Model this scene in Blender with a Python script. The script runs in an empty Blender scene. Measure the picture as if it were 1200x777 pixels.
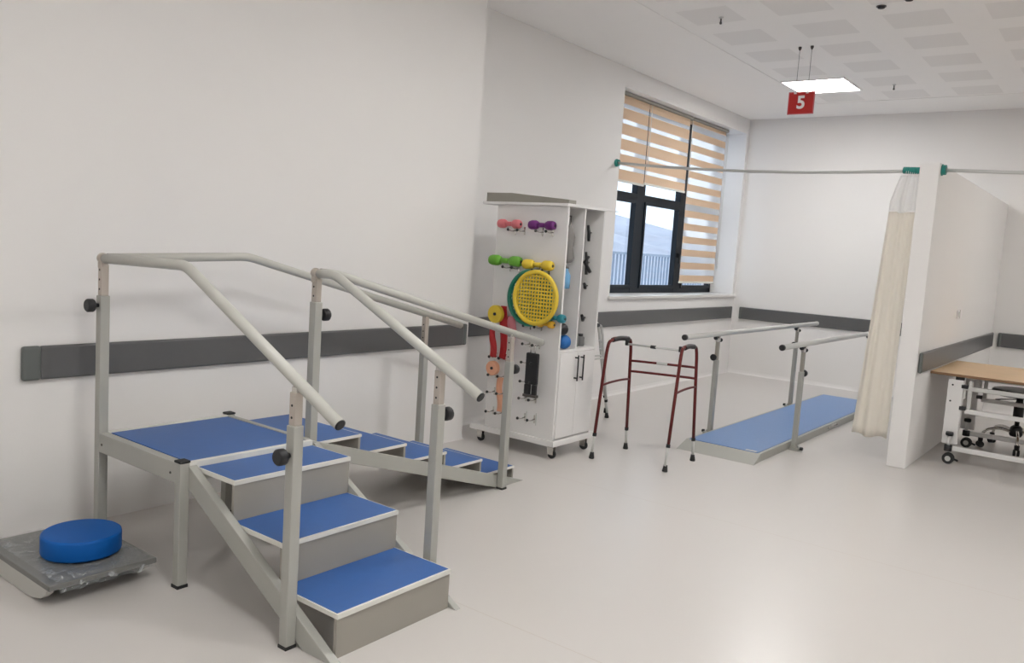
import bpy, math, random
from mathutils import Vector, Matrix

C = bpy.context.scene.collection
R = random.Random(5)
PI = math.pi

# ------------------------------------------------------------------ camera
def make_camera():
    yaw, pitch, roll = 0.6508, -0.1023, 0.0656
    f = Vector((math.cos(pitch)*math.cos(yaw), math.cos(pitch)*math.sin(yaw), math.sin(pitch)))
    r0 = Vector((math.sin(yaw), -math.cos(yaw), 0)); u0 = r0.cross(f)
    rt = r0*math.cos(roll)+u0*math.sin(roll); up = u0*math.cos(roll)-r0*math.sin(roll)
    cam = bpy.data.cameras.new('camera'); o = bpy.data.objects.new('camera', cam); C.objects.link(o)
    m = Matrix((rt, up, -f)).transposed().to_4x4(); m.translation = Vector((0, 0, 1.55))
    o.matrix_world = m
    cam.sensor_width = 36; cam.lens = 961.9*36/1200; cam.clip_start = 0.05
    bpy.context.scene.camera = o
make_camera()

# ------------------------------------------------------------------ world, exposure
PANEL_STRENGTH = 38.0
PANEL_COLOR = (1.0, 0.995, 0.97)
WORLD_STRENGTH = 2.1
vs = bpy.context.scene.view_settings
vs.view_transform = 'Standard'; vs.look = 'None'; vs.exposure = 0.0; vs.gamma = 1.0; vs.use_curve_mapping = False
W = bpy.data.worlds.new('overcast'); bpy.context.scene.world = W; W.use_nodes = True
nt = W.node_tree; nt.nodes.clear()
wo = nt.nodes.new('ShaderNodeOutputWorld'); bg = nt.nodes.new('ShaderNodeBackground')
tc = nt.nodes.new('ShaderNodeTexCoord'); nz = nt.nodes.new('ShaderNodeTexNoise'); nz.inputs['Scale'].default_value = 3
cr = nt.nodes.new('ShaderNodeValToRGB')
cr.color_ramp.elements[0].position = .35; cr.color_ramp.elements[0].color = (0.70, 0.78, 0.91, 1)
cr.color_ramp.elements[1].position = .65; cr.color_ramp.elements[1].color = (0.88, 0.91, 0.98, 1)
nt.links.new(tc.outputs['Generated'], nz.inputs['Vector']); nt.links.new(nz.outputs['Fac'], cr.inputs['Fac'])
nt.links.new(cr.outputs['Color'], bg.inputs['Color']); nt.links.new(bg.outputs[0], wo.inputs[0])
bg.inputs['Strength'].default_value = WORLD_STRENGTH

# ------------------------------------------------------------------ materials
def mat(name, col, rough=.5, metal=0, var=0, vscale=8, bump=0, bscale=60, coat=0, spec=None, trans=0, alpha=None):
    m = bpy.data.materials.new(name); m.use_nodes = True
    n = m.node_tree.nodes; L = m.node_tree.links; b = n['Principled BSDF']
    b.inputs['Base Color'].default_value = (*col, 1); b.inputs['Roughness'].default_value = rough
    b.inputs['Metallic'].default_value = metal
    if coat: b.inputs['Coat Weight'].default_value = coat
    if spec is not None: b.inputs['Specular IOR Level'].default_value = spec
    if trans: b.inputs['Transmission Weight'].default_value = trans
    if alpha is not None: b.inputs['Alpha'].default_value = alpha
    t = n.new('ShaderNodeTexCoord')
    if var:
        z = n.new('ShaderNodeTexNoise'); z.inputs['Scale'].default_value = vscale; z.inputs['Detail'].default_value = 5
        L.new(t.outputs['Object'], z.inputs['Vector'])
        mx = n.new('ShaderNodeMix'); mx.data_type = 'RGBA'
        mx.inputs['A'].default_value = tuple([c*(1-var) for c in col]+[1]); mx.inputs['B'].default_value = tuple([min(1, c*(1+var)) for c in col]+[1])
        L.new(z.outputs['Fac'], mx.inputs['Factor']); L.new(mx.outputs['Result'], b.inputs['Base Color'])
    if bump:
        z = n.new('ShaderNodeTexNoise'); z.inputs['Scale'].default_value = bscale; z.inputs['Detail'].default_value = 4
        L.new(t.outputs['Object'], z.inputs['Vector'])
        bp = n.new('ShaderNodeBump'); bp.inputs['Strength'].default_value = bump; bp.inputs['Distance'].default_value = .01
        L.new(z.outputs['Fac'], bp.inputs['Height']); L.new(bp.outputs[0], b.inputs['Normal'])
    return m

M = {}
M['wall'] = mat('wall_paint', (.81, .79, .775), .6, var=.012, vscale=2, bump=.03, bscale=150)
M['ceiling'] = mat('ceiling_paint', (.93, .91, .895), .7, var=.01)
M['perf'] = mat('perforated_tile', (.85, .83, .815), .8, var=.02, vscale=90)
M['guard'] = mat('grey_vinyl_guard', (.11, .11, .111), .34, var=.05, vscale=30, bump=.05, bscale=400)
M['guard_end'] = mat('grey_vinyl_cap', (.12, .13, .125), .4)
M['sill'] = mat('sill_stone', (.72, .70, .68), .3, var=.03)
M['alu'] = mat('anthracite_frame', (.008, .014, .022), .45, spec=.25, var=.05)
M['steel_paint'] = mat('grey_green_enamel', (.375, .372, .34), .4, var=.03, vscale=12)
M['rail_paint'] = mat('pale_rail_enamel', (.50, .495, .455), .38, var=.02, vscale=12)
M['board'] = mat('grey_step_board', (.315, .295, .26), .5, var=.03, vscale=10)
M['edge'] = mat('pale_step_edging', (.70, .69, .64), .4, var=.02)
M['blue'] = mat('blue_vinyl', (.034, .118, .36), .42, var=.06, vscale=25, bump=.04, bscale=300)
M['blue2'] = mat('blue_walkway_vinyl', (.13, .25, .50), .35, var=.05, vscale=20, bump=.04, bscale=300)
M['chrome'] = mat('chrome', (.62, .60, .57), .22, 1, var=.03)
M['satin'] = mat('satin_tube', (.56, .56, .54), .42, .15, var=.02)
M['inner'] = mat('plated_inner_tube', (.50, .45, .40), .3, .5, var=.05)
M['black'] = mat('black_plastic', (.012, .012, .014), .45, var=.1)
M['rubber'] = mat('black_rubber', (.02, .02, .02), .75, var=.1)
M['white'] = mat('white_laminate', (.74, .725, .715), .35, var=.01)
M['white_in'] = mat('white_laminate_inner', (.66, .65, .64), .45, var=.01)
M['greige'] = mat('greige_board', (.28, .265, .23), .5, var=.06)
M['red'] = mat('burgundy_tube', (.11, .010, .010), .3, .35, var=.15, vscale=20)
M['plywood'] = mat('plywood_top', (.62, .43, .25), .45, var=.10, vscale=6)
M['ply_edge'] = mat('plywood_edge', (.22, .12, .06), .6, var=.1)
M['curtain'] = None
M['mesh'] = None
M['teal'] = mat('teal_plastic', (.01, .23, .20), .4, var=.05)
M['sign'] = mat('red_sign', (.50, .018, .018), .35, var=.03)
M['sign_white'] = mat('white_sign_lettering', (.85, .82, .82), .5, var=.01)
M['foam'] = mat('blue_foam_cover', (.001, .095, .38), .55, spec=.25, var=.05, bump=.05, bscale=200)
M['plank'] = mat('grey_rocker_top', (.16, .16, .152), .35, var=.12, vscale=9)
M['rocker'] = mat('pale_rocker_side', (.52, .51, .48), .4, var=.03)
M['dark_metal'] = mat('dark_wire', (.10, .09, .085), .4, .5)
M['fence'] = mat('grey_fence', (.24, .30, .38), .6, var=.05)
M['snow'] = mat('snowy_ground', (.75, .80, .90), .9, var=.1, vscale=.05)
M['hill'] = mat('snowy_hill', (.42, .46, .55), .95, var=.35, vscale=.09)
COL = dict(pink=(.62, .16, .18), purple=(.13, .012, .15), green=(.13, .38, .03), yellow=(.72, .52, .04), dgreen=(.01, .17, .11),
           cobalt=(.01, .07, .33), tealb=(.02, .22, .28), amber=(.75, .42, .03), redband=(.42, .012, .015), rose=(.55, .17, .20),
           peach=(.75, .38, .24), bluebottle=(.16, .38, .62), greybag=(.20, .19, .18), greyjar=(.16, .16, .16), ballblue=(.01, .13, .42))
for k, v in COL.items(): M[k] = mat(k+'_rubber', v, .5, var=.08, vscale=20)

def floor_material():
    m = mat('vinyl_floor', (.70, .655, .625), .28, spec=.45)
    n = m.node_tree.nodes; L = m.node_tree.links; b = n['Principled BSDF']
    t = n.new('ShaderNodeTexCoord')
    c = n.new('ShaderNodeTexNoise'); c.inputs['Scale'].default_value = .9; c.inputs['Detail'].default_value = 2
    L.new(t.outputs['Object'], c.inputs['Vector'])
    mx = n.new('ShaderNodeMix'); mx.data_type = 'RGBA'
    mx.inputs['A'].default_value = (.57, .54, .52, 1); mx.inputs['B'].default_value = (.59, .56, .535, 1)
    L.new(c.outputs['Fac'], mx.inputs['Factor'])
    # welded seams every two metres
    sp = n.new('ShaderNodeSeparateXYZ'); L.new(t.outputs['Object'], sp.inputs[0])
    s1 = n.new('ShaderNodeMath'); s1.operation = 'SUBTRACT'; s1.inputs[1].default_value = 2.63; L.new(sp.outputs[0], s1.inputs[0])
    pm = n.new('ShaderNodeMath'); pm.operation = 'PINGPONG'; pm.inputs[1].default_value = 1.0; L.new(s1.outputs[0], pm.inputs[0])
    lt = n.new('ShaderNodeMath'); lt.operation = 'LESS_THAN'; lt.inputs[1].default_value = .0022; L.new(pm.outputs[0], lt.inputs[0])
    mx2 = n.new('ShaderNodeMix'); mx2.data_type = 'RGBA'; mx2.inputs['B'].default_value = (.52, .47, .43, 1)
    L.new(lt.outputs[0], mx2.inputs['Factor']); L.new(mx.outputs['Result'], mx2.inputs['A'])
    L.new(mx2.outputs['Result'], b.inputs['Base Color'])
    return m
M['floor'] = floor_material()

def emission(name, col, s):
    m = bpy.data.materials.new(name); m.use_nodes = True; n = m.node_tree.nodes; n.clear()
    e = n.new('ShaderNodeEmission'); o = n.new('ShaderNodeOutputMaterial'); e.inputs[0].default_value = (*col, 1); e.inputs[1].default_value = s
    m.node_tree.links.new(e.outputs[0], o.inputs[0]); return m
M['panel'] = emission('led_diffuser', PANEL_COLOR, PANEL_STRENGTH)

def cloth(name, col, transl, transp):
    m = bpy.data.materials.new(name); m.use_nodes = True; n = m.node_tree.nodes; L = m.node_tree.links; n.clear()
    d = n.new('ShaderNodeBsdfDiffuse'); t = n.new('ShaderNodeBsdfTranslucent'); p = n.new('ShaderNodeBsdfTransparent')
    d.inputs[0].default_value = (*col, 1); t.inputs[0].default_value = (*col, 1)
    a = n.new('ShaderNodeMixShader'); a.inputs[0].default_value = transl; b = n.new('ShaderNodeMixShader'); b.inputs[0].default_value = transp
    o = n.new('ShaderNodeOutputMaterial')
    L.new(d.outputs[0], a.inputs[1]); L.new(t.outputs[0], a.inputs[2]); L.new(a.outputs[0], b.inputs[1]); L.new(p.outputs[0], b.inputs[2]); L.new(b.outputs[0], o.inputs[0])
    return m
M['blind'] = cloth('peach_blind_band', (.80, .62, .46), .30, 0)
M['sheer'] = cloth('sheer_blind_band', (.95, .94, .93), .5, .6)
M['curtain'] = cloth('beige_curtain_fabric', (.90, .855, .78), .3, 0)
M['mesh'] = cloth('white_mesh_fabric', (.92, .91, .90), .3, .12)
M['wrap'] = mat('plastic_wrap', (.50, .52, .53), .10, bump=1.0, bscale=22, alpha=.22)
_n = M['wrap'].node_tree.nodes; _L = M['wrap'].node_tree.links
_t = _n.new('ShaderNodeTexCoord'); _z = _n.new('ShaderNodeTexNoise'); _z.inputs['Scale'].default_value = 16; _z.inputs['Detail'].default_value = 6; _z.inputs['Distortion'].default_value = 1.6
_r = _n.new('ShaderNodeMapRange'); _r.inputs[1].default_value = .50; _r.inputs[2].default_value = .72; _r.inputs[3].default_value = .12; _r.inputs[4].default_value = .85
_L.new(_t.outputs['Object'], _z.inputs['Vector']); _L.new(_z.outputs['Fac'], _r.inputs[0]); _L.new(_r.outputs[0], _n['Principled BSDF'].inputs['Alpha'])
def glass():
    m = bpy.data.materials.new('window_glass'); m.use_nodes = True; n = m.node_tree.nodes; L = m.node_tree.links; n.clear()
    g = n.new('ShaderNodeBsdfGlossy'); g.inputs['Roughness'].default_value = .02; p = n.new('ShaderNodeBsdfTransparent'); p.inputs[0].default_value = (.93, .96, .97, 1)
    fr = n.new('ShaderNodeValue'); fr.outputs[0].default_value = .06; mx = n.new('ShaderNodeMixShader'); o = n.new('ShaderNodeOutputMaterial')
    L.new(fr.outputs[0], mx.inputs[0]); L.new(p.outputs[0], mx.inputs[1]); L.new(g.outputs[0], mx.inputs[2]); L.new(mx.outputs[0], o.inputs[0])
    return m
M['glass'] = glass()

# ------------------------------------------------------------------ mesh helpers
class MB:
    def __init__(s): s.v = []; s.f = []; s.m = []; s.sm = []
    def add(s, vs, fs, m=0, smooth=False):
        k = len(s.v); s.v += [tuple(v) for v in vs]
        for f in fs: s.f.append(tuple(k+i for i in f)); s.m.append(m); s.sm.append(smooth)
        return s
    def box(s, x0, x1, y0, y1, z0, z1, m=0, top=None):
        vs = [(x, y, z) for z in (z0, z1) for y in (y0, y1) for x in (x0, x1)]
        s.add(vs, [(0, 2, 3, 1), (0, 1, 5, 4), (1, 3, 7, 5), (3, 2, 6, 7), (2, 0, 4, 6)], m)
        s.add(vs, [(4, 5, 7, 6)], m if top is None else top); return s
    def bar(s, p, q, w, h, m=0, side=None):
        p, q = Vector(p), Vector(q); d = (q-p).normalized()
        if side is None:
            side = d.cross(Vector((0, 0, 1)))
            side = Vector((1, 0, 0)) if side.length < 1e-4 else side
        a = Vector(side).normalized(); b = d.cross(a).normalized()
        vs = [c+a*(i*w/2)+b*(j*h/2) for c in (p, q) for i, j in ((-1, -1), (1, -1), (1, 1), (-1, 1))]
        s.add(vs, [(3, 2, 1, 0), (4, 5, 6, 7), (0, 1, 5, 4), (1, 2, 6, 5), (2, 3, 7, 6), (3, 0, 4, 7)], m); return s
    def tube(s, pts, r, m=0, n=14, cap=True):
        pts = [Vector(p) for p in pts]; rs = r if isinstance(r, (list, tuple)) else [r]*len(pts)
        rings = []; up = None
        for i, p in enumerate(pts):
            d1 = (pts[i]-pts[i-1]).normalized() if i else (pts[1]-pts[0]).normalized()
            d2 = (pts[i+1]-pts[i]).normalized() if i < len(pts)-1 else d1
            t = (d1+d2).normalized()
            if up is None:
                up = Vector((0, 0, 1)) if abs(t.z) < .9 else Vector((1, 0, 0))
            a = (up-t*up.dot(t)).normalized(); b = t.cross(a); up = a
            k = 1/max(.5, math.sqrt((1+d1.dot(d2))/2)); nrm = (d1-d2)
            ring = []
            for j in range(n):
                v = a*math.cos(2*PI*j/n)+b*math.sin(2*PI*j/n)
                if nrm.length > 1e-4:
                    nn = nrm.normalized(); v = v+nn*(v.dot(nn)*(k-1))
                ring.append(p+v*rs[i])
            rings.append(ring)
        vs = [v for g in rings for v in g]; fs = []
        for i in range(len(pts)-1):
            for j in range(n):
                fs.append((i*n+j, i*n+(j+1) % n, (i+1)*n+(j+1) % n, (i+1)*n+j))
        s.add(vs, fs, m, True)
        if cap:
            s.add(rings[0], [tuple(reversed(range(n)))], m); s.add(rings[-1], [tuple(range(n))], m)
        return s
    def lathe(s, c, axis, prof, m=0, n=20):   # prof: (distance along axis, radius)
        c = Vector(c); ax = Vector(axis).normalized()
        up = Vector((0, 0, 1)) if abs(ax.z) < .9 else Vector((1, 0, 0)); a = (up-ax*up.dot(ax)).normalized(); b = ax.cross(a)
        vs = [c+ax*t+(a*math.cos(2*PI*j/n)+b*math.sin(2*PI*j/n))*max(r, .0004) for t, r in prof for j in range(n)]; k = len(prof)
        for i in range(k-1):
            steep = abs(prof[i+1][1]-prof[i][1]) > abs(prof[i+1][0]-prof[i][0])*3
            s.add([vs[i*n+j] for j in range(n)]+[vs[(i+1)*n+j] for j in range(n)], [(j, (j+1) % n, n+(j+1) % n, n+j) for j in range(n)], m, not steep)
        s.add(vs[:n], [tuple(reversed(range(n)))], m); s.add(vs[-n:], [tuple(range(n))], m)
        return s
    def prism(s, poly, ax, t0, t1, m=0, cap=None):      # poly in the two other axes, in x,y,z order
        def P(a, b, t): return {'x': (t, a, b), 'y': (a, t, b), 'z': (a, b, t)}[ax]
        n = len(poly); vs = [P(a, b, t0) for a, b in poly]+[P(a, b, t1) for a, b in poly]
        s.add(vs, [(i, (i+1) % n, n+(i+1) % n, n+i) for i in range(n)], m)
        s.add(vs, [tuple(range(n)), tuple(range(n, 2*n))], m if cap is None else cap); return s
    def ball(s, c, r, m=0, n=16, k=10, sc=(1, 1, 1)):
        c = Vector(c); vs = []; fs = []
        for i in range(k+1):
            th = PI*i/k
            for j in range(n):
                ph = 2*PI*j/n
                vs.append(c+Vector((r*sc[0]*math.sin(th)*math.cos(ph), r*sc[1]*math.sin(th)*math.sin(ph), r*sc[2]*math.cos(th))))
        for i in range(k):
            for j in range(n): fs.append((i*n+j, (i+1)*n+j, (i+1)*n+(j+1) % n, i*n+(j+1) % n))
        s.add(vs, fs, m, True); return s
    def build(s, name, mats, parent=None, bevel=0, seg=2, off=None):
        me = bpy.data.meshes.new(name)
        vs = s.v if off is None else [(a-off[0], b-off[1], c-off[2]) for a, b, c in s.v]
        me.from_pydata(vs, [], s.f)
        for mm in (mats if isinstance(mats, (list, tuple)) else [mats]): me.materials.append(M[mm] if isinstance(mm, str) else mm)
        me.polygons.foreach_set('material_index', s.m); me.polygons.foreach_set('use_smooth', s.sm)
        import bmesh
        b = bmesh.new(); b.from_mesh(me); bmesh.ops.remove_doubles(b, verts=b.verts, dist=1e-5)
        bmesh.ops.recalc_face_normals(b, faces=b.faces); b.to_mesh(me); b.free()
        o = bpy.data.objects.new(name, me); C.objects.link(o)
        if parent is not None:
            o.parent = parent
        if bevel:
            md = o.modifiers.new('edge', 'BEVEL'); md.width = bevel; md.segments = seg; md.limit_method = 'ANGLE'; md.angle_limit = math.radians(50)
        return o

class Thing:
    """an Empty at loc; parts are written in world coordinates and moved to the Empty's frame"""
    def __init__(s, name, loc, label, cat, group=None, kind=None):
        s.loc = Vector(loc); s.o = bpy.data.objects.new(name, None); C.objects.link(s.o); s.o.location = loc; s.o.empty_display_size = .1
        if label: s.o['label'] = label; s.o['category'] = cat
        if group: s.o['group'] = group
        if kind: s.o['kind'] = kind
    def part(s, name, mb, mats, bevel=0, label=None, under=None):
        o = mb.build(name, mats, under or s.o, bevel, off=s.loc)
        if label: o['label'] = label
        return o
def tag(o, label, cat, group=None):
    o['label'] = label; o['category'] = cat
    if group: o['group'] = group
    return o
def struct(o): o['kind'] = 'structure'; return o
def arc(c, r, a0, a1, n, u, v):
    c, u, v = Vector(c), Vector(u), Vector(v)
    return [c+u*(r*math.cos(a0+(a1-a0)*i/n))+v*(r*math.sin(a0+(a1-a0)*i/n)) for i in range(n+1)]

# ------------------------------------------------------------------ the room
CZ = 3.49
X0, X1, Y0, YP, YW, PX = -5.0, 11.0, -5.0, 4.17, 4.52, 4.905
WX0, WX1, WZ0, WZ1 = 7.61, 10.93, 1.085, 3.29
struct(MB().box(X0-.2, X1+.2, Y0-.2, 5.0, -.15, 0).build('floor', 'floor'))
w = MB()
w.box(X0-.2, PX, YP, 5.0, 0, CZ+.1)
w.box(PX, WX0, YW, 5.0, 0, CZ+.1)
w.box(WX0, X1+.2, YW, 5.0, 0, WZ0); w.box(WX0, X1+.2, YW, 5.0, WZ1, CZ+.1)
w.box(WX1, X1+.2, YW, 5.0, WZ0, WZ1)
struct(w.build('wall_left', 'wall'))
struct(MB().box(X1, X1+.2, Y0-.2, YW, 0, CZ+.1).build('wall_far', 'wall'))
struct(MB().box(X0-.2, X1+.2, Y0-.2, Y0, 0, CZ+.1).build('wall_right', 'wall'))
struct(MB().box(X0-.2, X0, Y0, YP, 0, CZ+.1).build('wall_back', 'wall'))
struct(MB().box(7.03, X1, 1.345, 1.485, 0, 2.405).build('wall_partition', 'wall', bevel=.004))
# coved vinyl skirting
def cove(name, p, q, nrm):
    p, q, nrm = Vector(p), Vector(q), Vector(nrm); b = MB(); prof = [(0, .045), (.002, .04), (.006, .02), (.014, .008), (.03, .001), (.03, 0), (0, 0)]
    vs = [e+nrm*a+Vector((0, 0, z)) for e in (p, q) for a, z in prof]; n = len(prof)
    b.add(vs, [(i, (i+1) % n, n+(i+1) % n, n+i) for i in range(n)]+[tuple(range(n)), tuple(range(n, 2*n))]); return struct(b.build(name, 'wall'))
cove('baseboard_pier', (PX, YP, 0), (PX, YW, 0), (1, 0, 0))
cove('baseboard_window', (PX, YW, 0), (X1, YW, 0), (0, -1, 0))
cove('baseboard_far', (X1, YW, 0), (X1, 1.485, 0), (-1, 0, 0))
cove('baseboard_bay', (X1, 1.345, 0), (X1, Y0, 0), (-1, 0, 0))

# ceiling: plaster border, tile field with perforated squares a little set back
LIGHTS = [(9.12, 2.99), (9.12, -1.15), (4.50, 1.61), (1.31, .92), (-2.24, .92), (1.31, -2.53), (4.86, -3.22), (-2.24, -1.84)]  # only the first is in view; unseen others placed for room brightness
px, py, hs = .71, .69, .213
TX0, TX1, TY0, TY1 = -4.15, 10.10, -4.2, 3.335
xs = [9.12+px*i for i in range(-18, 2)]; ys = [2.99-py*i for i in range(0, 11)]
cb = MB()
def lit(x, y): return any(abs(x-a) < .2 and abs(y-b) < .2 for a, b in LIGHTS)
cb.box(X0-.2, X1+.2, Y0-.2, 5.0, CZ+.012, CZ+.1)
gx = [X0-.2]; 
for x in xs: gx += [x-hs, x+hs]
gx += [X1+.2]
gy = [Y0-.2]
for y in sorted(ys): gy += [y-hs, y+hs]
gy += [5.0]
for i in range(len(gx)-1):
    for j in range(len(gy)-1):
        a, b, c, d = gx[i], gx[i+1], gy[j], gy[j+1]
        hole = i % 2 == 1 and j % 2 == 1
        if hole: cb.add([(a, c, CZ+.0006), (b, c, CZ+.0006), (b, d, CZ+.0006), (a, d, CZ+.0006)], [(0, 1, 2, 3)], 1)
        else: cb.add([(a, c, CZ), (b, c, CZ), (b, d, CZ), (a, d, CZ)], [(0, 1, 2, 3)], 0)
struct(cb.build('ceiling', ['ceiling', 'perf']))
def edge_trim(name, p, q):
    return struct(MB().bar(p, q, .012, .006).build(name, 'greige'))
struct(MB().box(TX0, TX1, TY1, TY1+.006, CZ-.004, CZ, 0).build('trim_1', 'perf'))
struct(MB().box(TX1, TX1+.006, TY0, TY1, CZ-.004, CZ, 0).build('trim_2', 'perf'))

# wall guards
def guard(name, x0, x1, y0, y1, ends):
    z0, z1 = .768, .932
    o = MB().box(x0, x1, y0, y1, z0, z1).build(name, 'guard', bevel=.012, seg=3); struct(o)
    for e in ends:
        MB().box(*e, z0-.001, z1+.001).build('end_cap', 'guard_end', o, bevel=.013, seg=3)
guard('trim_3', 1.73, 4.83, 4.14, 4.168, [(1.65, 1.735, 4.137, 4.168), (4.825, 4.862, 4.137, 4.168)])
guard('trim_4', 4.95, 10.87, 4.49, 4.518, [(10.86, 10.90, 4.487, 4.518)])
guard('trim_5', 10.97, 10.998, 1.53, 4.40, [(10.967, 10.998, 4.38, 4.42)])
guard('trim_6', 7.11, 10.93, 1.317, 1.343, [(7.075, 7.115, 1.314, 1.343)])
guard('trim_7', 10.97, 10.998, -4.9, 1.25, [(10.967, 10.998, 1.24, 1.28)])

# window
win = bpy.data.objects.new('window_1', None); C.objects.link(win); win.location = (0, 0, 0); struct(win)
FY0, FY1 = 4.86, 4.93
fr = MB()
fr.box(WX0, WX1, FY0, FY1, WZ0, WZ0+.07); fr.box(WX0, WX1, FY0, FY1, WZ1-.07, WZ1)
fr.box(WX0, WX0+.07, FY0, FY1, WZ0, WZ1); fr.box(WX1-.07, WX1, FY0, FY1, WZ0, WZ1)
for x in (8.735, 9.87): fr.box(x-.10, x+.10, FY0-.003, FY1+.003, WZ0, WZ1)
fr.box(WX0, WX1, FY0-.002, FY1+.002, 2.19, 2.27)
fr.build('window_frame', 'alu', win, bevel=.004)
for a, b in ((WX0+.07, 8.635), (8.835, 9.77), (9.97, WX1-.07)):
    sash = MB()
    for z0, z1 in ((WZ0+.07, 2.19), (2.27, WZ1-.07)):
        MB().box(a, b, 4.895, 4.901, z0, z1).build('pane', 'glass', win)
    sash.box(a, a+.035, FY0-.015, FY0+.02, WZ0+.07, 2.19); sash.box(b-.035, b, FY0-.015, FY0+.02, WZ0+.07, 2.19)
    sash.box(a+.035, b-.035, FY0-.015, FY0+.02, WZ0+.07, WZ0+.11); sash.box(a+.035, b-.035, FY0-.015, FY0+.02, 2.155, 2.19)
    sash.build('sash', 'alu', win, bevel=.003)
hb = MB(); hb.box(9.80, 9.83, FY0-.03, FY0-.003, 1.55, 1.61); hb.box(9.80, 9.825, FY0-.05, FY0-.03, 1.47, 1.60)
hb.build('window_handle', 'black', win, bevel=.004)
MB().box(WX0-.03, WX1+.06, YW-.03, FY0, WZ0-.02, WZ0+.012).build('window_sill', 'sill', win, bevel=.004)

# blinds hanging in the window recess
def blind(label, x0, x1, ztop, zbot, band, gap, zfirst, y=4.655):
    t = Thing('roller_blind', ((x0+x1)/2, y, ztop), label, 'blind', 'striped roller blinds in the window')
    t.part('fabric_bands', None or bands(x0, x1, y, ztop-.03, zbot+.02, band, gap, zfirst, True), 'blind')
    t.part('sheer_bands', bands(x0, x1, y+.001, ztop-.03, zbot+.02, band, gap, zfirst, False), 'sheer')
    t.part('bottom_bar', MB().box(x0, x1, y-.009, y+.011, zbot, zbot+.025), 'edge', bevel=.004)
    hr = t.part('head_rail', MB().box(x0-.01, x1+.01, y-.035, y+.05, ztop-.035, ztop), 'greige', bevel=.006)
    t.part('roller_tube', MB().lathe((x0, y+.02, ztop-.06), (1, 0, 0), [(0, .022), (x1-x0, .022)]), 'blind')
    t.part('pull_chain', MB().tube([(x1+.012, y-.03, ztop-.05), (x1+.016, y-.028, (ztop+zbot)/2), (x1+.012, y-.03, zbot+.2)], .0035, n=6), 'edge')
def bands(x0, x1, y, zt, zb, band, gap, zf, solid):
    b = MB(); z = zt
    edges = []; cur = zt; k = 0; nxt = zt-zf
    while cur > zb:
        is_gap = k % 2 == 1
        h = (gap if is_gap else (zf if k == 0 else band)); lo = max(zb, cur-h)
        if is_gap != solid: b.box(x0, x1, y-.0012, y+.0012, lo, cur)
        cur = lo; k += 1
    return b
blind('half-lowered peach striped roller blind, leftmost of the three and narrow', 7.72, 8.405, 3.288, 2.335, .118, .045, .09)
blind('half-lowered peach striped roller blind in the middle of the window', 8.425, 9.455, 3.288, 2.355, .118, .045, .09)
blind('long fully lowered roller blind with open peach and sheer stripes', 9.52, 10.55, 3.288, 1.235, .085, .078, .05)

# outside
hl = MB(); n = 40
vs = []; fs = []
for i in range(n+1):
    for j in range(9):
        x = -20+260*i/n; y = 60+25*j
        h = [-4, 3, 9, 14, 19, 22, 24, 25, 24][j]*(1+.12*math.sin(i*.7+j*.5))+1.2*math.sin(i*1.9)
        vs.append((x, y, h-2))
for i in range(n):
    for j in range(8): fs.append((i*9+j, (i+1)*9+j, (i+1)*9+j+1, i*9+j+1))
hl.add(vs, fs, 0, True)
ho = hl.build('hillside', 'hill'); struct(ho)
struct(MB().box(-20, 240, 5.2, 62, -3.2, -3.0).build('ground_outside', 'snow'))
struct(MB().box(4.5, 24, 5.0, 7.3, .25, .40).build('terrace_slab', 'snow'))
fn = Thing('balcony_railing', (13, 7, .4), 'grey balcony railing of close vertical bars outside the window', 'railing')
rb = MB(); x = 8.5
while x < 19:
    rb.box(x-.012, x+.012, 6.985, 7.015, .45, 1.55); x += .115
fn.part('bars', rb, 'fence'); fn.part('top_rail', MB().box(8.4, 19.1, 6.97, 7.03, 1.55, 1.59), 'fence'); fn.part('bottom_rail', MB().box(8.4, 19.1, 6.98, 7.02, .41, .45), 'fence')

# ------------------------------------------------------------------ ceiling fittings
def ceiling_light(x, y, label):
    t = Thing('ceiling_light', (x, y, CZ), label, 'ceiling light', 'square ceiling light panels')
    f = MB(); a, b = .335, .315
    for q in ((-a, a, -a, -b), (-a, a, b, a), (-a, -b, -b, b), (b, a, -b, b)): f.box(x+q[0], x+q[1], y+q[2], y+q[3], CZ-.012, CZ-.0005)
    t.part('frame', f, 'sign_white'); t.part('diffuser', MB().box(x-b, x+b, y-b, y+b, CZ-.008, CZ-.002), 'panel')
for i, (x, y) in enumerate(LIGHTS):
    ceiling_light(x, y, 'glowing square ceiling panel above and behind the red number sign' if i == 0 else 'unseen square ceiling panel placed to light the room')
def sprinkler(x, y, label):
    t = Thing('sprinkler_head', (x, y, CZ), label, 'sprinkler', 'sprinkler heads in the ceiling')
    t.part('rosette', MB().lathe((x, y, CZ-.001), (0, 0, -1), [(0, .02), (.004, .018), (.008, .010)]), 'satin')
    t.part('nozzle', MB().lathe((x, y, CZ-.012), (0, 0, -1), [(0, .006), (.025, .006), (.03, .010), (.04, .010), (.044, .004)]), 'dark_metal')
sprinkler(6.34, 2.93, 'small dark sprinkler head in the ceiling tile nearest the left wall')
sprinkler(9.30, 2.30, 'small dark sprinkler head in the ceiling right of the light panel')
def detector(x, y, label):
    t = Thing('smoke_detector', (x, y, CZ), label, 'smoke detector', 'small round detectors in the ceiling')
    t.part('base', MB().lathe((x, y, CZ-.001), (0, 0, -1), [(0, .035), (.006, .035)]), 'dark_metal'); t.part('sensor', MB().lathe((x, y, CZ-.007), (0, 0, -1), [(0, .028), (.010, .024), (.014, .01)]), 'black')
detector(6.543, 1.767, 'small dark round detector on the ceiling, lower of the two at the top edge')
detector(6.44, 1.555, 'small dark round detector on the ceiling, closest to the top edge')

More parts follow.
